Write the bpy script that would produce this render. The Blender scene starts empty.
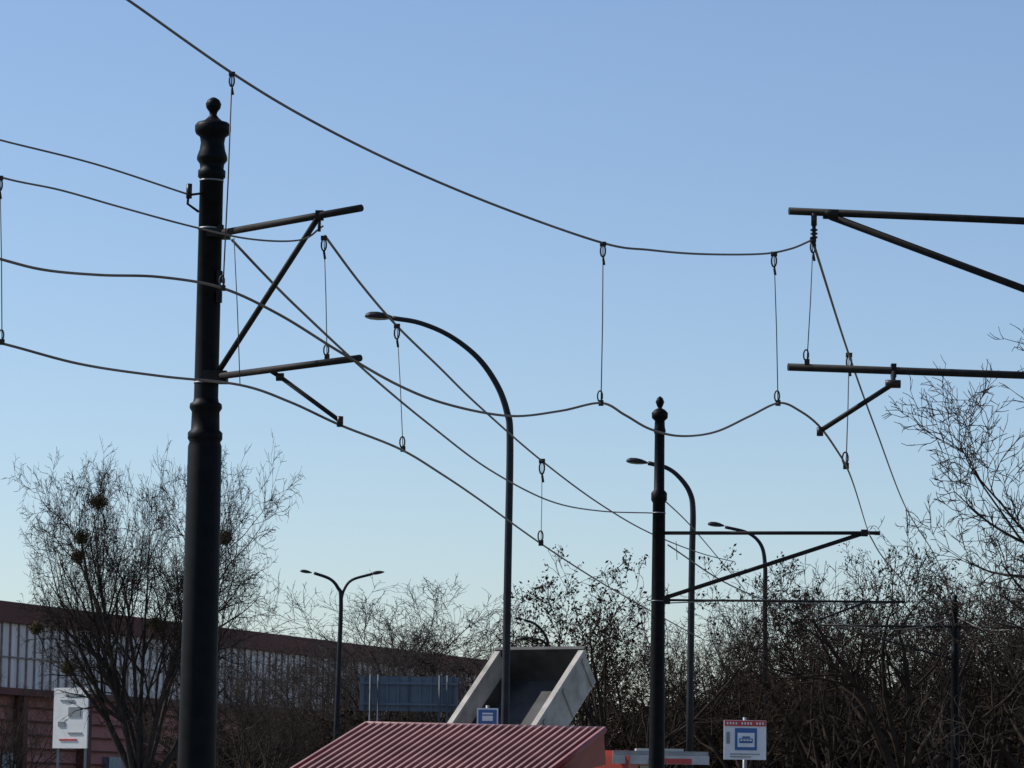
import bpy, math, random
from mathutils import Vector, Matrix
C=bpy.context; D=bpy.data
scene=C.scene
# ---------------- camera model ----------------
F=3413.0; EYE=Vector((0,0,1.6)); pitch=math.atan(418/F); roll=0.0145
r0=Vector((1,0,0)); u0=Vector((0,-math.sin(pitch),math.cos(pitch))); fw=Vector((0,math.cos(pitch),math.sin(pitch)))
up=u0*math.cos(roll)-r0*math.sin(roll); rt=r0*math.cos(roll)+u0*math.sin(roll)
def ray(px,py): return fw*F+rt*(px-512)+up*(384-py)
def PY(px,py,Y):
    d=ray(px,py); return EYE+d*(Y/d.y)
def PZ(px,py,z):
    d=ray(px,py); return EYE+d*((z-EYE.z)/d.z)
cam=D.cameras.new("camera"); co=D.objects.new("camera",cam); scene.collection.objects.link(co)
cam.sensor_width=36; cam.lens=36*F/1024; cam.clip_end=6000; cam.clip_start=0.1
m=Matrix((rt,up,-fw)).transposed().to_4x4(); m.translation=EYE; co.matrix_world=m
scene.camera=co
scene.view_settings.view_transform='Standard'; scene.view_settings.look='None'; scene.view_settings.exposure=0
# ---------------- light ----------------
SUN_EL=math.radians(42); SUN_AZ=math.radians(-74)
w=D.worlds.new("World"); scene.world=w; w.use_nodes=True
nt=w.node_tree; bg=nt.nodes['Background']
sky=nt.nodes.new('ShaderNodeTexSky'); sky.sky_type='NISHITA'; sky.sun_disc=False
sky.sun_elevation=SUN_EL; sky.sun_rotation=SUN_AZ; sky.air_density=1.0; sky.dust_density=0.5; sky.ozone_density=2.8; sky.altitude=0
tint=nt.nodes.new('ShaderNodeMix'); tint.data_type='RGBA'; tint.blend_type='MULTIPLY'; tint.inputs[0].default_value=1.0
tint.inputs[7].default_value=(0.98,0.99,1.05,1)
nt.links.new(sky.outputs[0],tint.inputs[6]); nt.links.new(tint.outputs[2],bg.inputs[0]); bg.inputs[1].default_value=0.125
sl=D.lights.new("sun",'SUN'); sl.energy=4.6; sl.angle=math.radians(0.5); sl.color=(1,0.955,0.89)
so=D.objects.new("sun",sl); scene.collection.objects.link(so)
sd=Vector((math.sin(SUN_AZ)*math.cos(SUN_EL),math.cos(SUN_AZ)*math.cos(SUN_EL),math.sin(SUN_EL)))
so.rotation_euler=sd.to_track_quat('Z','Y').to_euler(); so.location=(20,-10,40)
# ---------------- materials ----------------
def mat(name,col,rough=0.7,metal=0.0,var=0.25,scale=3.0,bump=0.0,spec=0.5,stretch=None,col2=None):
    mt=D.materials.new(name); mt.use_nodes=True; n=mt.node_tree.nodes; l=mt.node_tree.links
    b=n['Principled BSDF']; b.inputs['Roughness'].default_value=rough; b.inputs['Metallic'].default_value=metal
    b.inputs['Specular IOR Level'].default_value=spec
    tc=n.new('ShaderNodeTexCoord'); mp=n.new('ShaderNodeMapping'); l.new(tc.outputs['Object'],mp.inputs[0])
    if stretch: mp.inputs['Scale'].default_value=stretch
    nz=n.new('ShaderNodeTexNoise'); nz.inputs['Scale'].default_value=scale; nz.inputs['Detail'].default_value=6
    l.new(mp.outputs[0],nz.inputs[0])
    cr=n.new('ShaderNodeValToRGB'); c=col; c2=col2 or tuple(x*(1-var) for x in c); c1=col if col2 else tuple(min(1,x*(1+var)) for x in c)
    cr.color_ramp.elements[0].position=0.3; cr.color_ramp.elements[1].position=0.7
    cr.color_ramp.elements[0].color=(*c2,1); cr.color_ramp.elements[1].color=(*c1,1)
    l.new(nz.outputs[0],cr.inputs[0]); l.new(cr.outputs[0],b.inputs['Base Color'])
    if bump:
        bp=n.new('ShaderNodeBump'); bp.inputs['Strength'].default_value=bump; bp.inputs['Distance'].default_value=0.02
        l.new(nz.outputs[0],bp.inputs['Height']); l.new(bp.outputs[0],b.inputs['Normal'])
    return mt
M_pole=mat("black_pole_paint",(0.004,0.0042,0.005),0.5,0,0.5,9,0.08,spec=.1)
M_arm=mat("dark_steel_arm",(0.014,0.012,0.011),0.65,0.0,0.5,12,spec=.2)
M_ins=mat("insulator_brown",(0.02,0.014,0.012),0.4,spec=.25)
M_wire=mat("copper_wire_dark",(0.16,0.135,0.115),0.6,0.1,0.3,2,spec=.3)
M_hang=mat("hanger_wire",(0.06,0.055,0.055),0.6,0.1,0.3,2,spec=.3)
M_band=mat("steel_band",(0.22,0.22,0.23),0.5,0.5)
M_lamp=mat("lamp_paint",(0.016,0.018,0.021),0.55,0.1,0.3,5,spec=.25)
M_lens=mat("lamp_lens",(0.30,0.31,0.31),0.2)
M_bark=mat("bark",(0.050,0.040,0.034),0.9,0,0.35,5,0.3,spec=.05)
M_barkd=mat("bark_dark",(0.034,0.025,0.020),0.9,0,0.4,4,0.3,spec=.05)
M_barkl=mat("bark_light",(0.065,0.054,0.047),0.9,0,0.3,4,0.3,spec=.05)
M_barkh=mat("bark_hazed",(0.055,0.043,0.036),0.9,0,0.3,4,0.3,spec=.05)  # back-tree bark, lightened so distance haze is painted into its colour
M_dry=mat("dry_leaves",(0.036,0.024,0.016),0.9,0,0.5,1.5,spec=.05)
M_mist=mat("mistletoe_leaves",(0.085,0.065,0.03),0.8,0,0.4,3,spec=.1)
M_white=mat("white_paint",(0.75,0.75,0.74),0.5,0,0.06,6)
M_blue=mat("sign_blue",(0.03,0.12,0.32),0.4,0,0.1,3)
M_red=mat("sign_red",(0.5,0.05,0.05),0.4,0,0.1,3)
M_grey=mat("grey_metal",(0.25,0.26,0.27),0.5,0.3,0.2,4)
M_glass=mat("dark_glass",(0.03,0.04,0.05),0.08)
M_rubber=mat("tyre_rubber",(0.02,0.02,0.02),0.9)
# ---------------- mesh builder ----------------
class MB:
    def __init__(s): s.v=[]; s.f=[]; s.m=[]; s.mats=[]; s.sm=[]
    def mi(s,mt):
        if mt not in s.mats: s.mats.append(mt)
        return s.mats.index(mt)
    def tube(s,pts,rad,mt,n=8,cap=True):
        k=s.mi(mt); pts=[Vector(p) for p in pts]
        if not hasattr(rad,'__len__'): rad=[rad]*len(pts)
        ref=None; base=len(s.v)
        for i,p in enumerate(pts):
            a=pts[max(i-1,0)]; b=pts[min(i+1,len(pts)-1)]; t=(b-a)
            if t.length<1e-9: t=Vector((0,0,1))
            t.normalize()
            if ref is None: ref=Vector((0,0,1)) if abs(t.z)<0.9 else Vector((1,0,0))
            x=t.cross(ref)
            if x.length<1e-4: x=t.cross(Vector((0.3,1,0.2)))
            x.normalize(); y=t.cross(x); ref=x.cross(t)*1.0
            for j in range(n):
                an=2*math.pi*j/n; s.v.append(p+(x*math.cos(an)+y*math.sin(an))*rad[i])
        for i in range(len(pts)-1):
            for j in range(n):
                j2=(j+1)%n; s.f.append((base+i*n+j,base+i*n+j2,base+(i+1)*n+j2,base+(i+1)*n+j)); s.m.append(k); s.sm.append(True)
        if cap:
            s.f.append(tuple(base+j for j in range(n))[::-1]); s.m.append(k); s.sm.append(False)
            e=base+(len(pts)-1)*n; s.f.append(tuple(e+j for j in range(n))); s.m.append(k); s.sm.append(False)
    def lathe(s,x,y,prof,mt,n=28):
        s.tube([(x,y,z) for z,r in prof],[r for z,r in prof],mt,n)
    def poly(s,pts,mt):
        b=len(s.v); s.v+= [Vector(p) for p in pts]; s.f.append(tuple(range(b,b+len(pts)))); s.m.append(s.mi(mt)); s.sm.append(False)
    def box(s,c,size,mt,R=None):
        c=Vector(c); b=len(s.v); k=s.mi(mt); h=Vector(size)/2
        for dx in(-1,1):
            for dy in(-1,1):
                for dz in(-1,1):
                    v=Vector((dx*h.x,dy*h.y,dz*h.z))
                    if R is not None: v=R@v
                    s.v.append(c+v)
        for q in((0,1,3,2),(4,6,7,5),(0,4,5,1),(2,3,7,6),(0,2,6,4),(1,5,7,3)):
            s.f.append(tuple(b+i for i in q)); s.m.append(k); s.sm.append(False)
    def mesh(s,name):
        me=D.meshes.new(name); me.from_pydata([tuple(v) for v in s.v],[],s.f)
        for mt in s.mats: me.materials.append(mt)
        me.polygons.foreach_set('material_index',s.m); me.polygons.foreach_set('use_smooth',s.sm); me.update(); return me
    def obj(s,name,parent=None):
        o=D.objects.new(name,s.mesh(name)); scene.collection.objects.link(o)
        if parent: o.parent=parent
        return o
def cr(pts,n=10):
    P=[Vector(p) for p in pts]; P=[P[0]*2-P[1]]+P+[P[-1]*2-P[-2]]; out=[]
    for i in range(1,len(P)-2):
        for k in range(n):
            t=k/n; a,b,c,d=P[i-1:i+3]
            out.append(0.5*((2*b)+(c-a)*t+(2*a-5*b+4*c-d)*t*t+(3*b-a-3*c+d)*t**3))
    out.append(P[-2]); return out
def lerp(A,B,t): return A+(B-A)*t
# ---------------- catenary pole 1 ----------------
def pole(name,px,pref,Y,prof,bands=()):
    p=PY(px,pref,Y)
    b=MB(); pr=[(PY(px,py,Y).z,hw*Y/F) for py,hw in prof][::-1]
    pr=[(0.0,pr[0][1]*1.5),(0.12,pr[0][1]*1.5),(0.18,pr[0][1]*1.25),(0.9,pr[0][1]*1.2),(0.95,pr[0][1]*1.05)]+pr
    b.lathe(p.x,Y,pr,M_pole,32)
    for py,hw in bands:
        z=PY(px,py,Y).z; b.tube([(p.x,Y,z-0.008),(p.x,Y,z+0.008)],hw*Y/F,M_band,28)
    return b,p
prof1=[(97,0.1),(98,3),(100,6),(104,8),(108,7.2),(112,4.2),(115,3.6),(118,6),(121,9.5),(123,16),(126,18.3),(131,18.3),(134,17),(137,13),(143,12),(150,13),(157,15.5),(160,15.5),(164,12.5),(169,12),(171,14),(177,14),(179,12),(398,12.3),(402,13),(404,16),(408,16.5),(412,14),(430,14.5),(433,17.5),(439,17.5),(442,15.5),(447,17),(768,19)]
b,p1=pole("p",206,400,30,prof1,[(181,12.4),(229,12.6),(383,12.8)])
Y1=30.0
def onp(p,py,Y,px): return Vector((p.x,Y,PY(px,py,Y).z))
def bracket(b,A,B,r): b.tube([A,B],r,M_arm,12)
a0=onp(p1,235,Y1,206); a1=PZ(361,208,a0.z); bracket(b,a0,a1,0.032)
l0=onp(p1,378,Y1,206); l1=PZ(360,358,l0.z); bracket(b,l0,l1,0.03)
st=lerp(a0,a1,0.735); b.tube([l0+Vector((0.1,-.08,0.03)),st],0.026,M_arm,10)
b.box(st,(0.07,0.07,0.08),M_arm); b.box(l0+Vector((.08,-.06,0)),(0.22,0.2,0.1),M_arm); b.box(a0+Vector((.08,-.06,0)),(0.2,0.2,0.07),M_arm)
b.tube([st+Vector((0,0,-.02)),st+Vector((0,0,-.14))],0.014,M_ins,8)
sa=lerp(l0,l1,0.42); sb=PY(340,421,sa.y-0.2)
b.tube([sa,PY(279,376,sa.y)],0.02,M_arm,8)
b.tube([PY(279,376,sa.y),sb],0.02,M_arm,8); b.tube([sb+Vector((0,0,.04)),sb-Vector((0,0,.05))],.028,M_ins,8); b.tube([PY(276,377,sa.y),PY(284,377,sa.y)],.035,M_ins,8)
cl=PY(189,195,29.85); b.tube([cl,onp(p1,192,Y1,206)],0.012,M_arm,6)
b.tube([cl+Vector((0,0,.1)),cl-Vector((0,0,.03))],.026,M_ins,8); b.tube([cl+Vector((0,0,.08)),cl+Vector((-.01,0,-.08)),cl+Vector((.09,0,-.15))],0.013,M_arm,6)
for py in (232,278,298,378): 
    q=onp(p1,py,Y1,206); b.box(q+Vector((0.1,-.08,0)),(0.05,0.06,0.1),M_arm)
b.obj("catenary_pole")
# ---------------- pole 2 ----------------
prof2=[(396,0.1),(398,2.8),(402,4.5),(406,3),(408,2),(410,5.5),(413,8.3),(418,8),(421,5),(427,5.3),(431,6.2),(435,5),(490,5.3),(493,8),(500,8),(503,6.3),(597,6.8),(768,8)]
Y2=63.0
b,p2=pole("p",658.5,560,Y2,prof2,[(513,6.9),(601,7.4)])
q0=onp(p2,533,Y2,657); q1=PZ(880,533,q0.z); b.tube([q0,q1],0.035,M_arm,10)
w0=onp(p2,600,Y2,657); q2=lerp(q0,q1,0.93); b.tube([w0,q2],0.04,M_arm,10)
w1=PZ(905,602,w0.z); b.tube([w0,w1],0.022,M_arm,8)
b.box(q2,(0.12,0.12,0.12),M_arm); b.box(w0+Vector((.12,0,0)),(0.2,0.2,0.14),M_arm)
b.tube([lerp(w0,w1,.85),lerp(w0,w1,.85)+Vector((-.9,-.2,-.35))],0.02,M_arm,8)
b.obj("catenary_pole")
# ---------------- pole 3 far ----------------
prof3=[(594,0.1),(596,3),(600,2),(602,4.4),(604,3),(650,3.4),(652,4.6),(656,3.8),(768,4.6)]
Y3=92.0
b,p3=pole("p",955,680,Y3,prof3)
z0=onp(p3,627,Y3,955); b.tube([z0,z0+Vector((-3.6,0,0))],0.03,M_arm,8); z00=onp(p3,660,Y3,955); b.tube([z00,z0+Vector((-3.3,0,0))],0.026,M_arm,8)
b.tube([z0,z0+Vector((3.6,0,0))],0.026,M_arm,8)
b.obj("catenary_pole")
# ---------------- pole 4, right, outside frame, arms in frame ----------------
Y4=27.3
ua=PY(789,211,Y4); ub=PZ(1024,221,ua.z); dirx=(ub-ua).normalized(); uend=ua+dirx*4.0
la=PY(788,367,Y4); lb=PZ(1024,378,la.z); lend=Vector((uend.x,uend.y,la.z))
b=MB()
pr=[(0,.24),(.12,.24),(.18,.2),(.95,.19),(1,.165),(4.6,.15),(4.62,.165),(4.75,.165),(4.8,.12),(6.9,.11),(6.95,.14),(7.1,.12),(7.3,.17),(7.36,.17),(7.38,.06),(7.42,.04),(7.46,.07),(7.53,.075),(7.6,.04),(7.61,.001)]
b.lathe(uend.x,uend.y,pr,M_pole,28)
b.tube([ua,uend],0.031,M_arm,12); b.tube([la,lend],0.031,M_arm,12)
ds=lerp(ua,uend,(832-789)/(1285-789)); b.tube([ds+Vector((0,0,-0.03)),lend+Vector((0,0,0.05))],0.031,M_arm,12)
b.tube([ds+Vector((-.06,0,-.01)),ds+Vector((.06,0,-.015))],.042,M_arm,12)
hg=PY(814,222,Y4); b.tube([hg+Vector((0,0,.07)),hg-Vector((0,0,.03))],.024,M_ins,8); b.tube([hg,hg+Vector((0,0,-.2))],0.016,M_ins,8)
for dz in(0.06,0.09,0.12): b.tube([hg+Vector((0,0,-dz)),hg+Vector((0,0,-dz-.012))],0.03,M_ins,10)
ra=lerp(la,lend,(897-788)/(1285-788)); 
rk=PY(893,384,Y4-0.1); b.tube([ra,rk],0.02,M_arm,8); rs=PY(820,431,Y4+0.1); b.tube([rk,rs],0.021,M_arm,8)
b.box(ra,(0.04,0.08,0.11),M_arm); b.tube([rs+Vector((0,0,.03)),rs-Vector((0,0,.04))],.027,M_ins,8); b.tube([rk-Vector((.06,0,0)),rk+Vector((.06,0,0))],.034,M_ins,10)
b.obj("catenary_pole")
# ---------------- wires ----------------
def wire(name,pts,r,n=10,mt=M_wire):
    b=MB(); P=[PY(*p) for p in pts]; b.tube(cr(P,n),r,mt,6); return b.obj(name)
wire("messenger_wire",[(60,-45,20.4),(128,0,20.8),(232,73,21.5),(310,120,22),(400,165,22.7),(500,207,23.5),(603,243,24.5),(650,250,25),(700,254,25.7),(760,254,26.6),(790,249,27),(812,240,27.3)],0.0088)
wire("contact_wire",[(-80,236,20),(0,259,20.6),(45,270,20.8),(100,275,21),(160,277,21.2),(222,288,21.5),(280,315,21.9),(340,352,22.3),(400,386,22.8),(450,405,23.2),(510,416,23.7),(560,411,24.2),(601,403,24.6),(625,415,24.9),(650,429,25.2),(680,436,25.5),(715,432,26),(750,416,26.4),(779,403,26.9),(800,411,27.2),(820,427,27.5),(838,452,29.5),(848,470,33),(856,492,42),(866,525,56),(870,536,63)],0.0092,8)
wire("messenger_wire",[(813,242,27.3),(848,352,36),(876,430,46),(906,508,63),(935,556,75),(948,590,86),(955,627,92)],0.0115)
wire("messenger_wire",[(-80,118,28.8),(0,140,29),(95,164,29.3),(187,194,29.8)],0.009)
wire("messenger_wire",[(-80,150,26.6),(0,177,27),(60,190,27.3),(120,207,27.8),(190,226,28.2),(250,239,28.5),(300,240,28.9),(323,226,29.1)],0.0085)
wire("contact_wire",[(-80,326,26.6),(0,343,27),(80,364,27.4),(160,376,28),(240,385,28.5),(290,402,29),(340,425,29.6),(400,449,32),(440,473,35),(480,500,39),(540,543,47),(592,577,54),(640,605,63),(700,638,80)],0.0115)
wire("messenger_wire",[(325,236,29.1),(360,283,30.5),(396,325,32.5),(440,368,35),(480,407,38.5),(542,461,46),(600,504,54),(650,533,63),(700,553,78),(735,562,90)],0.012)
wire("feeder_cable",[(232,240,29.9),(265,275,30.5),(300,310,32),(370,375,36),(430,425,41),(490,470,48),(550,501,54),(600,511,58),(652,513,63)],0.0125)
wire("feeder_cable",[(662,498,63),(690,525,75),(720,560,95),(745,590,110)],0.013)
wire("contact_wire",[(870,536,63),(885,560,72),(920,600,84),(955,640,92)],0.014)
wire("feeder_cable",[(668,545,63),(730,585,70),(800,612,78),(870,629,85),(920,627,90),(952,617,92)],0.014)
wire("feeder_cable",[(668,603,63),(740,601,72),(850,604,84),(955,600,92)],0.013)
wire("feeder_cable",[(957,617,92),(990,630,85),(1050,625,78)],0.013)
wire("feeder_cable",[(960,597,92),(1000,600,85),(1060,585,78)],0.013)
def hanger(t,bm,curl=True,r=0.0045,plain=False):
    A=PY(*t); B=PY(*bm); b=MB()
    mid=lerp(A,B,.5)+Vector((0.004,0,0))
    b.tube([A,mid,B],r,M_hang,6)
    if not plain:
        k=A.y/27
        b.box(A,(0.05*k,0.03*k,0.035*k),M_ins)
        lp=[A+Vector((math.sin(a)*0.02*k,0,-0.055*k+math.cos(a)*0.05*k)) for a in [i*math.pi/5 for i in range(11)]]
        b.tube(lp,0.008*k,M_hang,6,False)
        b.tube([A+Vector((0.0,0,-.1*k)),A+Vector((0.012*k,0,-.17*k))],.011*k,M_ins,6)
        b.box(B,(0.04*k,0.03*k,0.045*k),M_ins)
        if curl:
            lp=[B+Vector((math.sin(a)*0.02*k-0.008,0,0.055*k+math.cos(a)*0.045*k)) for a in [i*math.pi/5 for i in range(11)]]
            b.tube(lp,0.007*k,M_hang,6,False)
    b.obj("dropper_wire")
hanger((232,74,21.5),(223,288,21.5),r=0.005)
hanger((603,244,24.5),(601,403,24.6))
hanger((774,254,26.8),(778,403,26.9))
hanger((813,240,27.3),(807,362,27.3))
hanger((234,238,28.4),(240,384,28.5),plain=True)
hanger((324,238,29.1),(327,357,29.1))
hanger((397,326,32.5),(403,449,32.5))
hanger((542,461,46),(541,543,46.8))
hanger((849,355,37),(846,466,33),r=0.006)
hanger((0,178,27),(2,342,27))
hanger((676,541,70),(677,560,70),plain=True,r=.008)
hanger((906,508,63),(908,533,63),plain=True,r=.01)
# ---------------- street lamps ----------------
def lamp(pxs,Y,heads,rb,rtop,armr):
    b=MB(); P=[PY(px,py,Y) for px,py in pxs]; base=Vector((P[0].x,Y,0))
    b.tube([base,base+Vector((0,0,1.6))],rb*1.5,M_lamp,14)
    pts=[base+Vector((0,0,1.6))]+cr(P,6)
    b.tube(pts,[rb+(rtop-rb)*min(1,i/(len(pts)-1)*1.3) for i in range(len(pts))],M_lamp,12)
    for (hx,hy,dx,dy,L) in heads:
        c=PY(hx,hy,Y); ax=(PY(hx+dx,hy+dy,Y)-c).normalized(); s=Y/F
        side=Vector((0,1,0)); u=ax.cross(side)*-1
        if u.z<0:u=-u
        n=10
        prof=[(-.5,.05),(-.46,.3),(-.3,.5),(-.05,.55),(.2,.45),(.4,.25),(.5,.12)]
        ring=[]
        for t,h in prof:
            ring.append(len(b.v))
            for j in range(n):
                an=2*math.pi*j/n; zz=math.sin(an)*h*L*s*0.34*(1 if math.sin(an)>0 else .6); yy=math.cos(an)*h*L*s*.45
                b.v.append(c+ax*(t*L*s)+u*zz+side*yy)
        for a,bb in zip(ring,ring[1:]):
            for j in range(n):
                j2=(j+1)%n; b.f.append((a+j,a+j2,bb+j2,bb+j)); low=math.sin(2*math.pi*(j+.5)/n)<-0.5
                b.m.append(b.mi(M_lens if low and a!=ring[-2] else M_lamp)); b.sm.append(True)
        b.f.append(tuple(ring[0]+j for j in range(n))); b.m.append(0); b.sm.append(True)
    return b
lamp([(505,725),(508,560),(510,440),(507,412),(497,385),(478,358),(450,336),(420,323),(392,318)],62,[(379,317,1,0.06,29)],0.075,0.045,.04).obj("street_lamp")
lamp([(690,700),(692,560),(693,512),(690,493),(680,478),(667,468),(648,463)],86,[(637,462,1,0.1,22)],0.09,0.055,.04).obj("street_lamp")
lamp([(765,700),(765,600),(765,565),(761,545),(748,533),(725,527)],106,[(716,525,1,0.12,17)],0.085,0.05,.04).obj("street_lamp")
lamp([(549,700),(549,652),(545,635),(535,624),(524,620)],180,[(519,619,1,0.1,10)],0.1,0.07,.05).obj("street_lamp")
lamp([(550,702),(550,660),(548,648),(543,641),(535,639)],95,[(526,639,1,0.0,16)],0.05,0.035,.03).obj("street_lamp")
b=lamp([(336,735),(339,660),(341,600),(338,588),(330,579),(314,573)],112,[(306,572,1,0.15,12),(378,573,1,-0.15,13)],0.09,0.05,.04)
b.tube(cr([PY(341,602,112),PY(344,590,112),PY(352,580,112),PY(372,574,112)],5),0.045,M_lamp,8)
b.obj("street_lamp")
# ---------------- trees ----------------
def perp(d,rng):
    v=Vector((rng.gauss(0,1),rng.gauss(0,1),rng.gauss(0,1))); v=v-d*v.dot(d); 
    return v.normalized()
def gen_tree(name,seed,H,r,fork=0.2,limbs=6,ang=(15,50),kids=(8,6,5,4),bark=M_bark,leaves=0,leafsize=.07,trop=.06,limbL=(.5,.75),rmin=.007,wob=.17,thick=(.5,.75),clump=(2,5)):
    rng=random.Random(seed); b=MB(); tips=[]
    def br(p,d,L,r,lv):
        ns=(7,6,4,3,2)[min(lv,4)]; pts=[p.copy()]; rad=[r]; d=d.copy()
        for i in range(ns):
            d=(d+perp(d,rng)*rng.uniform(0,wob*(1+lv*.35))*1.4+Vector((0,0,trop*(1 if lv<3 else .4)))).normalized()
            p=p+d*(L/ns); pts.append(p.copy()); rad.append(max(rmin*.6,r*(1-.72*(i+1)/ns)))
        b.tube(pts,rad,bark,7 if lv==0 else (5 if lv==1 else 3),False)
        if lv>=len(kids): 
            tips.append(p); return
        nk=max(2,int(kids[lv]*rng.uniform(.75,1.3)))
        for k in range(nk):
            t=rng.uniform(.25,1) if k else 1.0
            x=t*ns; i=min(int(x),ns-1); q=lerp(pts[i],pts[i+1],x-i); dl=(pts[i+1]-pts[i]).normalized()
            a=math.radians(rng.uniform(22,60))
            nd=(dl*math.cos(a)+perp(dl,rng)*math.sin(a)).normalized()
            rr=(rad[i]+(rad[i+1]-rad[i])*(x-i))
            br(q,nd,L*rng.uniform(.38,.60)*(1.15-.35*t),max(rmin,rr*rng.uniform(*thick)),lv+1)
    hf=H*fork; lean=Vector((rng.uniform(-.05,.05),rng.uniform(-.05,.05),1))
    tp=[Vector((0,0,-.1)),Vector((0,0,.15)),lean*hf*.5,Vector((lean.x*hf*1.1,lean.y*hf*.9,hf)),]
    b.tube(tp,[r*1.35,r*1.08,r*.95,r*.85],bark,10)
    for i in range(limbs):
        az=2*math.pi*(i+rng.uniform(-.3,.3))/limbs; a=math.radians(rng.uniform(*ang)) if i else math.radians(6)
        d=Vector((math.sin(a)*math.cos(az),math.sin(a)*math.sin(az),math.cos(a)))
        st=lerp(tp[2],tp[3],rng.uniform(.5,1))
        br(st,d,H*rng.uniform(*limbL),r*rng.uniform(.45,.68),0)
    if leaves:
        k=b.mi(M_dry)
        for q in tips:
            if rng.random()<leaves:
                for _ in range(rng.randint(*clump)):
                    c=q+Vector((rng.gauss(0,.10),rng.gauss(0,.10),rng.gauss(-.04,.10))); n1=Vector((rng.gauss(0,1),rng.gauss(0,1),rng.gauss(0,1))).normalized(); n2=perp(n1,rng); s_=leafsize*rng.uniform(.6,1.5)
                    base=len(b.v); b.v+=[c-n1*s_,c+n2*s_*.5,c+n1*s_,c-n2*s_*.5]; b.f.append((base,base+1,base+2,base+3)); b.m.append(k); b.sm.append(False)
    zs=sorted(v.z for v in b.v); zm=zs[int(len(zs)*.996)]
    for v in b.v: v*= H/zm
    return b.mesh(name)
def put(me,px,top,Y,name,rot,sx=1.0,H=10.0):
    p=PY(px,top,Y); o=D.objects.new(name,me); scene.collection.objects.link(o)
    o.location=(p.x,Y,0); s=p.z/H; o.scale=(s*sx,s*sx,s); o.rotation_euler=(0,0,rot); return o
T_big=gen_tree("tree_big",12,11,.30,fork=.2,limbs=9,ang=(15,48),kids=(10,8,6,4),bark=M_bark,limbL=(.6,.78),trop=.06,rmin=.0105,thick=(.5,.72))
tb=put(T_big,150,456,90,"bare_tree",0.6,0.60,H=11.0)
for i,(px,py,rp) in enumerate(((98,502,9.5),(81,538,8),(78,557,7.5),(225,538,8),(157,624,8.5),(36,628,7),(68,668,8))):
    b=MB(); rng=random.Random(30+i); c=PY(px,py,88.6); rr=rp*88/F
    for _ in range(1000):
        d=Vector((rng.gauss(0,1),rng.gauss(0,1),rng.gauss(0,.9))).normalized(); q=c+d*rr*(rng.random()**.45)*rng.uniform(.75,1.15)
        n1=Vector((rng.gauss(0,1),rng.gauss(0,1),rng.gauss(0,1))).normalized(); n2=perp(n1,rng); s_=.034
        b.poly([q-n1*s_,q+n2*s_*.4,q+n1*s_,q-n2*s_*.4],M_mist)
    b.tube([c,c+Vector((.03,.7,-.25)),c+Vector((.1,1.4,-.6))],.014,M_bark,5)
    o=b.obj("mistletoe")
TV=[gen_tree("tree_bare_a",21,10,.2,fork=.15,limbs=9,ang=(18,60),kids=(9,8,6,3),bark=M_barkl,rmin=.010),
    gen_tree("tree_dry_b",22,10,.2,fork=.3,limbs=6,ang=(15,50),kids=(6,5,4,3),bark=M_barkd,leaves=.6,leafsize=.07,rmin=.014,clump=(3,7)),
    gen_tree("tree_bare_c",23,10,.28,fork=.3,limbs=6,ang=(10,55),kids=(6,6,4,3),bark=M_barkd,rmin=.014,thick=(.55,.8)),
    gen_tree("tree_bare_d",24,10,.24,fork=.25,limbs=7,ang=(10,55),kids=(7,6,4,3),bark=M_barkd,rmin=.013),
    gen_tree("tree_bare_e",27,10,.2,fork=.2,limbs=8,ang=(10,60),kids=(8,6,5,3),bark=M_barkh,rmin=.011)]
put(TV[0],395,580,135,"bare_tree",1,1.3)
put(TV[0],340,632,140,"bare_tree",2,1.0)
put(TV[0],445,648,142,"bare_tree",4,1.0)
put(TV[4],243,622,105,"bare_tree",2,.8)
put(TV[4],262,645,100,"bare_tree",3,.8)
put(TV[4],10,665,110,"bare_tree",1,.8)
R_=[(566,625,120,1),(612,552,96,1),(655,592,108,2),(700,598,118,3),(745,590,104,2),(790,572,112,3),(832,570,100,2),(868,552,108,1),(905,526,98,3),(945,558,112,2),(985,548,104,3),(1022,558,108,1),(1060,545,100,3),(1110,540,104,3),
 (690,622,126,4),(770,612,128,4),(850,598,126,4),(925,590,128,4),(1003,590,126,4)]
rng=random.Random(11)
for px,top,Y,k in R_: put(TV[k],px,top,Y,"bare_tree",rng.uniform(0,6),rng.uniform(.85,1.1))
T_sh=gen_tree("shrub",31,10,.2,fork=.05,limbs=12,ang=(20,75),kids=(8,7,5,3),bark=M_barkd,leaves=.15,leafsize=.12,rmin=.022)
for i in range(18):
    put(T_sh,606+i*29+rng.uniform(-8,8),rng.uniform(672,715),rng.uniform(116,138),"shrub",rng.uniform(0,6),rng.uniform(1.5,2.0))
for px in (235,300,400,460): put(T_sh,px,718+rng.uniform(-10,10),118,"shrub",rng.uniform(0,6),1.6)
T_r=gen_tree("tree_right",41,9.6,.2,fork=.25,limbs=10,ang=(20,72),kids=(9,8,6,4),bark=M_bark,trop=.05,limbL=(.42,.56),rmin=.0065)
put(T_r,1236,205,46,"bare_tree",0.4,0.84,H=9.6)
T_r2=gen_tree("tree_right2",43,5,.08,fork=.2,limbs=7,ang=(20,60),kids=(6,5,4),bark=M_barkl,trop=.05)
put(T_r2,1085,570,50,"bare_tree",1.4,1.1,H=5)
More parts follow.
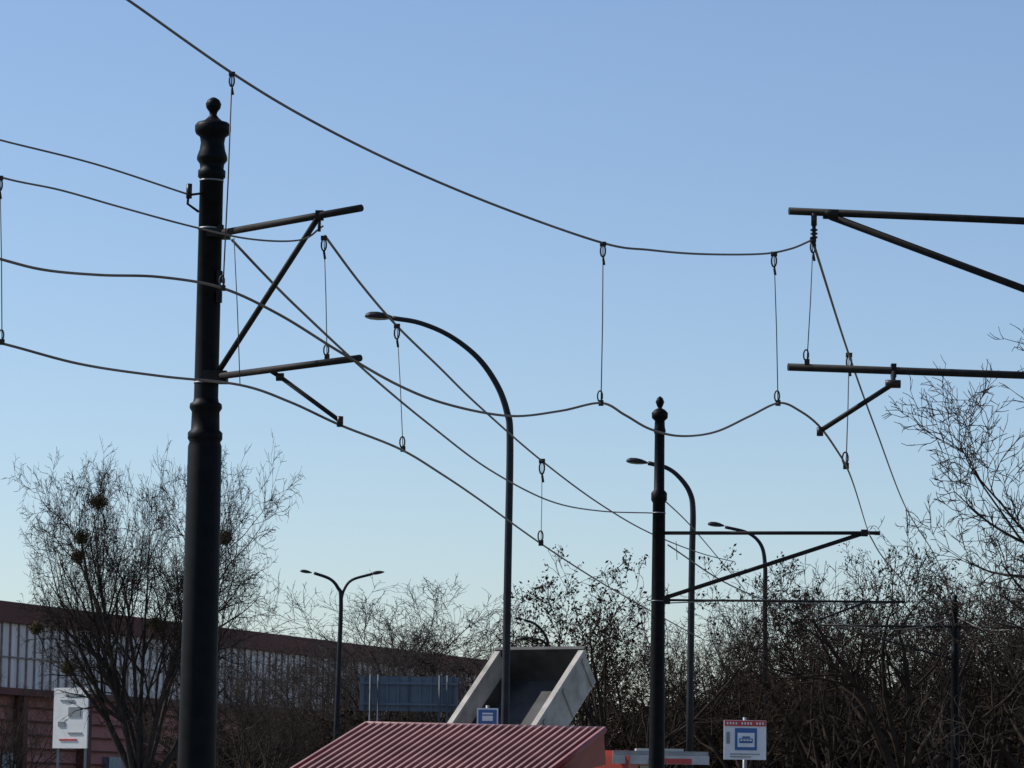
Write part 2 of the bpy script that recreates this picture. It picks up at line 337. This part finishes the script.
# ---------------- warehouse ----------------
M_mar=mat("maroon_cladding",(0.14,0.055,0.045),0.6,0,0.25,.4,spec=.1)
M_pink=mat("pink_cladding",(0.46,0.19,0.16),0.75,0,0.2,.5,spec=.1)
M_trans=mat("pale_panels",(0.72,0.63,0.58),0.6,0,0.22,.6,stretch=(6,6,.3),spec=.15)
M_rib=mat("dark_mullion",(0.28,0.21,0.19),0.6,spec=.15)
A=Vector((-22.3,147,0)); B=Vector((-1.2,203,0)); dv=(B-A).normalized(); A2=A-dv*45; nv=Vector((dv.y,-dv.x,0)); L=(B-A2).length
ang=math.atan2(dv.y,dv.x); RW=Matrix.Rotation(ang,3,'Z')
b=MB()
def wbox(u,o,z0,z1,lu,th,mt):
    b.box(A2+dv*u+nv*o+Vector((0,0,(z0+z1)/2)),(lu,th,z1-z0),mt,RW)
wbox(L/2,-15,0,9.6,L,29.4,M_pink)
wbox(L/2,-15,9.6,9.8,L,29.8,M_mar)
wbox(L/2,0.05,9.0,9.9,L+.6,.7,M_mar)
wbox(L/2,-.1,6.2,9.0,L,.5,M_trans)
wbox(L/2,.2,5.9,6.2,L,.4,M_mar)
u=0
while u<L:
    wbox(u,.18,6.2,9.0,.09,.08,M_rib); u+=.75
wbox(L/2,.19,7.5,7.56,L,.1,M_rib)
u=0
while u<L:
    wbox(u,.0,0,5.9,.4,.5,M_mar); u+=6
z=.6
while z<5.8:
    wbox(L/2,-.2,z,z+.06,L,.16,M_mar); z+=.6
for u in range(10,int(L),12): wbox(u,-.15,0,3.4,3.2,.4,M_grey)
b.obj("warehouse")
# poster
b=MB(); Yp=95; c=PY(71,718,Yp); wdt=38*Yp/F/.9; h=60*Yp/F
RP=Matrix.Rotation(math.radians(-30),3,'Z')
b.box(c,(wdt,.06,h),M_white,RP)
def pm(x,z,w_,h_,mt): b.box(c+RP@Vector((x*wdt,-.04,z*h)),(w_*wdt,.02,h_*h),mt,RP)
pm(.1,.38,.5,.035,M_grey); pm(-.1,.29,.4,.025,M_grey); pm(.12,.1,.35,.16,M_grey); pm(-.25,-.1,.2,.08,M_grey); pm(.15,-.25,.4,.025,M_grey); pm(-.05,-.36,.5,.03,M_red)
for sx in(-.4,.4): b.box(c+RP@Vector((sx*wdt,.08,0))-Vector((0,0,c.z/2-h/4)),(.07,.07,c.z+h/2),M_grey)
b.obj("billboard")
# road sign back
b=MB(); Y=104; a=PY(360,676,Y); e=PY(458,712,Y); cx=(a.x+e.x)/2; cz=(a.z+e.z)/2; W=e.x-a.x; Hh=a.z-e.z
M_sb=mat("sign_back",(0.13,0.16,0.20),0.5,.2,.15,2)
M_sp=mat("sign_post",(0.07,0.08,0.09),0.6,.1,.15,2)
b.box((cx,Y,cz),(W,.04,Hh),M_sb)
for i in range(9): b.box((a.x+W*(i+.5)/9,Y-.06,cz),(.05,.08,Hh*1.0),M_sp if i%4==0 else M_sb)
for zz in(-.3,.3): b.box((cx,Y-.12,cz+zz*Hh),(W,.05,.06),M_sb)
for sx in(-.35,.35):
    for o in(-.12,.12): b.tube([(cx+sx*W+o,Y-.2,0),(cx+sx*W+o,Y-.2,a.z+.05)],.03,M_sp,8)
b.obj("road_sign")
# ---------------- kiosk with ribbed roof ----------------
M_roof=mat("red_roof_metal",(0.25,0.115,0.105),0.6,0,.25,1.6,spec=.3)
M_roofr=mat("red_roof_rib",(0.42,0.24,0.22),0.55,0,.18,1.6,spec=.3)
M_fas=mat("fascia_red",(0.24,0.035,0.028),0.5,0,.25,2,spec=.2)
Yk=56.0; ra_=PY(366,725,Yk); rb_=PZ(604,730,ra_.z)
ea=PY(290,772,Yk-3.0); eb=ea+(rb_-ra_)
b=MB()
nr=30
N=((rb_-ra_).cross(ea-ra_)).normalized(); 
if N.z<0:N=-N
b.poly([ra_,ea,eb,rb_],M_roof)
b.poly([ra_-N*.06,ea-N*.06,eb-N*.06,rb_-N*.06],M_roof)
for i in range(nr+1):
    t=i/nr; p=lerp(ra_,rb_,t); q=lerp(ea,eb,t); d=(rb_-ra_).normalized()*.02; h=N*.06
    b.poly([p-d*1.4,q-d*1.4,q-d+h,p-d+h],M_roof); b.poly([p-d+h,q-d+h,q+d+h,p+d+h],M_roofr); b.poly([p+d+h,q+d+h,q+d*1.4,p+d*1.4],M_roof); b.poly([q-d*1.4,q-d+h,q+d+h,q+d*1.4],M_roofr)
b.tube([ra_+N*.02,rb_+N*.02],.045,M_roofr,6); b.tube([rb_,eb],.06,M_fas,6); b.tube([ra_,ea],.05,M_fas,6); b.tube([ea,eb],.05,M_fas,6)
bk=Vector((.1,2.2,-.55)); b.poly([ra_,rb_,rb_+bk,ra_+bk],M_roof)
b.poly([rb_-N*.05,eb-N*.05,rb_+bk],M_fas)
b.poly([ra_-N*.05,ea-N*.05,ra_+bk],M_fas)
x0=ra_.x+.0; x1=rb_.x-.1; zt=ea.z-.1
b.box(((x0+x1)/2,Yk-.6,zt/2),(x1-x0,3.2,zt),M_fas)
b.box(((x0+x1)/2,Yk-2.23,zt/2+.2),((x1-x0)*.8,.05,zt*.5),M_glass)
b.box((x1-.5,Yk-2.26,1.0),(.8,.06,1.9),M_grey)
b.obj("kiosk")
# ---------------- tram shelter right ----------------
b=MB(); Y=80; a=PY(612,751,Y); e=PY(706,753,Y); cx=(a.x+e.x)/2; W=e.x-a.x
M_shel=mat("shelter_fascia",(0.50,0.48,0.46),0.5,0,.2,3)
b.box((cx,Y,a.z-.06),(W,1.8,.12),M_grey); b.box((cx,Y-.95,a.z-.2),(W+.04,.06,.2),M_shel); b.box((cx+.1*W,Y-.99,a.z-.23),(W*.45,.03,.12),M_red)
b.box((cx,Y+.02,a.z+.03),(W*.5,1.0,.07),M_shel)
for i in range(5):
    x=cx-W/2+.05+i*(W-.1)/4; b.box((x,Y+.7,(a.z-.12)/2),(.07,.07,a.z-.12),M_arm)
    if i%2==0: b.box((x,Y-.7,(a.z-.12)/2),(.07,.07,a.z-.12),M_arm)
b.box((cx,Y+.7,1.2),(W-.2,.02,1.6),M_glass); b.box((cx,Y+.3,.5),(W*.6,.4,.06),M_arm)
for sx in(-.25,.25): b.box((cx+sx*W,Y+.3,.235),(.08,.3,.47),M_arm)
b.obj("tram_stop_shelter")
# ---------------- stop signs ----------------
def stopsign(px0,px1,py0,py1,Y,full):
    b=MB(); a=PY(px0,py0,Y); e=PY(px1,py1,Y); cx=(a.x+e.x)/2; cz=(a.z+e.z)/2; W=abs(e.x-a.x); H=abs(a.z-e.z)
    y=Y
    def bx(x,z,w,h,o,mt): b.box((cx+x*W,y-.02-o,cz+z*H),(w*W,.01,h*H),mt)
    b.box((cx,y,cz),(W,.05,H),M_white)
    b.tube([(cx,y+.06,0),(cx,y+.06,a.z+.05)],.035,M_grey,10)
    if full:
        bx(0,.42,.98,.14,.012,M_red)
        for i in range(13):
            if i in(4,9): continue
            bx(-.42+i*.07,.42,.035,.06,.02,M_white)
        bx(.02,0.02,.52,.56,.012,M_blue)
        bx(.02,0,.40,.36,.02,M_white)
        bx(.02,-.02,.32,.12,.028,M_blue); bx(.02,.07,.18,.04,.028,M_blue); 
        for i in range(4): bx(-.09+i*.073,-.005,.05,.04,.036,M_white)
        bx(0,-.36,.7,.025,.012,M_grey); bx(-.1,-.43,.5,.025,.012,M_grey); bx(-.40,.05,.08,.3,.012,M_grey)
    else:
        bx(0,.02,.86,.8,.012,M_blue); bx(0,-.02,.5,.26,.02,M_white); bx(0,.22,.5,.08,.02,M_white)
    return b.obj("tram_stop_sign")
stopsign(724,766,720,760,58,True)
stopsign(477,498,708,728,61,False)
# ---------------- dump truck ----------------
M_bedw=mat("bed_wall_paint",(0.34,0.31,0.27),0.65,0,.35,2.5,.1)
M_bedf=mat("bed_floor_worn",(0.045,0.045,0.045),0.6,.2,.5,2.0,.1)
M_cab=mat("cab_paint",(0.45,0.07,0.05),0.35,0,.1,2)
Yt=78.0; tiltT=math.radians(40); yaw=math.radians(-31)
top=PY(544,660,Yt)
RZ=Matrix.Rotation(yaw,3,'Z'); RT=Matrix.Rotation(tiltT,3,'X'); RB=RZ@RT
BL=4.8; BW=2.15; BH=.75
hinge=top-RB@Vector((0,BL,BH*.8))
b=MB()
def bb(x,y,z,sx,sy,sz,mt,R=RB,o=hinge): b.box(o+R@Vector((x,y,z)),(sx,sy,sz),mt,R)
bb(0,BL/2,0,BW,BL,.08,M_bedf)
for s in(-1,1):
    bb(s*(BW/2+.03),BL/2,BH/2+.02,.06,BL,BH+.12,M_bedw)
    bb(s*(BW/2+.03),BL/2,BH+.12,.14,BL+.05,.07,M_bedw)
    for i in range(5): bb(s*(BW/2+.075),.2+i*(BL-.4)/4,BH/2,.04,.09,BH,M_bedw)
bb(-BW/2+.012,BL/2,.2,.02,BL-.1,.3,M_bedf)
bb(0,BL,BH/2+.05,BW,.06,BH+.15,M_bedf); bb(0,BL+.01,BH+.16,BW+.2,.1,.05,M_bedf)
for s in(-.45,.45): bb(s,BL/2,-.14,.14,BL,.18,M_arm)
g=Vector((hinge.x,hinge.y,0))
def tb_(x,y,z,sx,sy,sz,mt): bb(x,y,z,sx,sy,sz,mt,RZ,g)
for s in(-.42,.42): tb_(s,2.6,.95,.12,7.0,.25,M_arm)
tb_(0,6.0,1.75,2.4,1.7,1.9,M_cab); tb_(0,6.0,2.75,2.2,1.4,.14,M_cab); tb_(0,6.87,2.1,2.1,.04,.8,M_glass)
for s in(-1,1): tb_(s*1.21,6.1,2.15,.03,.9,.65,M_glass)
tb_(0,6.9,.7,2.4,.12,.35,M_grey)
for y in(0.6,1.95,5.6):
    for s in(-1,1):
        c=g+RZ@Vector((s*1.05,y,.5)); ax=RZ@Vector((.16,0,0)); b.tube([c-ax,c+ax],.5,M_rubber,24); b.tube([c-ax*1.05,c+ax*1.05],.24,M_grey,16)
b.tube([g+RZ@Vector((0,4.4,1.0)),hinge+RB@Vector((0,BL-.5,-.1))],.09,M_grey,12)
b.obj("dump_truck")
# ---------------- ground, roads, tracks ----------------
M_grass=mat("grass_dry",(0.07,0.075,0.035),0.95,0,.35,.6,.3,col2=(0.10,0.085,0.05))
M_asp=mat("asphalt",(0.05,0.05,0.052),0.9,0,.2,2,.2)
M_pav=mat("pavement",(0.28,0.27,0.25),0.85,0,.15,1.5,.1)
M_rail=mat("rail_steel",(0.25,0.23,0.21),0.35,.8)
def sheet(name,pts,z,mt):
    b=MB(); b.poly([(x,y,z) for x,y in pts],mt); return b.obj(name)
sheet("ground",[(-3000,-3000),(3000,-3000),(3000,3000),(-3000,3000)],0,M_grass)
def ribbon(name,pts,wd,z,mt,h=0):
    P=cr([Vector((x,y,0)) for x,y in pts],12); b=MB(); Ls=[];Rs=[]
    for i,p in enumerate(P):
        t=(P[min(i+1,len(P)-1)]-P[max(i-1,0)]).normalized(); n=Vector((-t.y,t.x,0)); Ls.append(p+n*wd/2+Vector((0,0,z)));Rs.append(p-n*wd/2+Vector((0,0,z)))
    for i in range(len(P)-1):
        b.poly([Rs[i],Rs[i+1],Ls[i+1],Ls[i]],mt)
        if h:
            d=Vector((0,0,-h)); b.poly([Ls[i],Ls[i+1],Ls[i+1]+d,Ls[i]+d],mt); b.poly([Rs[i]+d,Rs[i+1]+d,Rs[i+1],Rs[i]],mt)
    return b.obj(name)
t1=[(-60,8),(-20,14),(-3,21.5),(2.3,27.5),(5,42),(6.6,63),(11,110),(20,200)]
t2=[(-60,17),(-20,22.5),(-4.5,26.8),(-1.3,29.6),(.4,42),(2,56),(7.6,110),(16.5,200)]
M_bal=mat("track_ballast",(0.16,0.145,0.13),0.95,0,.4,14,.6)
for t in(t1,t2):
    ribbon("tram_track_bed",t,2.6,.004 if t is t1 else .008,M_bal)
    P=cr([Vector((x,y,0)) for x,y in t],16); b=MB()
    for s in(-.7175,.7175):
        Q=[]
        for i,p in enumerate(P):
            tt=(P[min(i+1,len(P)-1)]-P[max(i-1,0)]).normalized(); Q.append(p+Vector((-tt.y,tt.x,0))*s+Vector((0,0,.05)))
        b.tube(Q,.045,M_rail,6)
    b.obj("tram_rails")
ribbon("road",[(-70,60),(-20,72),(-6,95),(-3,130),(0,190)],8,.012,M_asp)
ribbon("road_marking",[(-70,60),(-20,72),(-6,95),(-3,130),(0,190)],.12,.016,M_white)
ribbon("road",[(10,-30),(13,40),(17,90),(28,200)],7,.012,M_asp)
ribbon("pavement",[(5,-30),(8,40),(12.5,90),(24,200)],1.6,.13,M_pav,.13)
ribbon("platform",[(3.6,50),(4.3,60),(5.6,80)],1.5,.25,M_pav,.25)
b=MB(); b.box((32,190,2.2),(60,10,4.4),M_pink); b.box((32,190,4.5),(61,11,.25),M_mar)
for i in range(14): b.box((4+i*4.1,184.95,2.4),(1.8,.12,1.6),M_glass)
b.obj("brick_building")
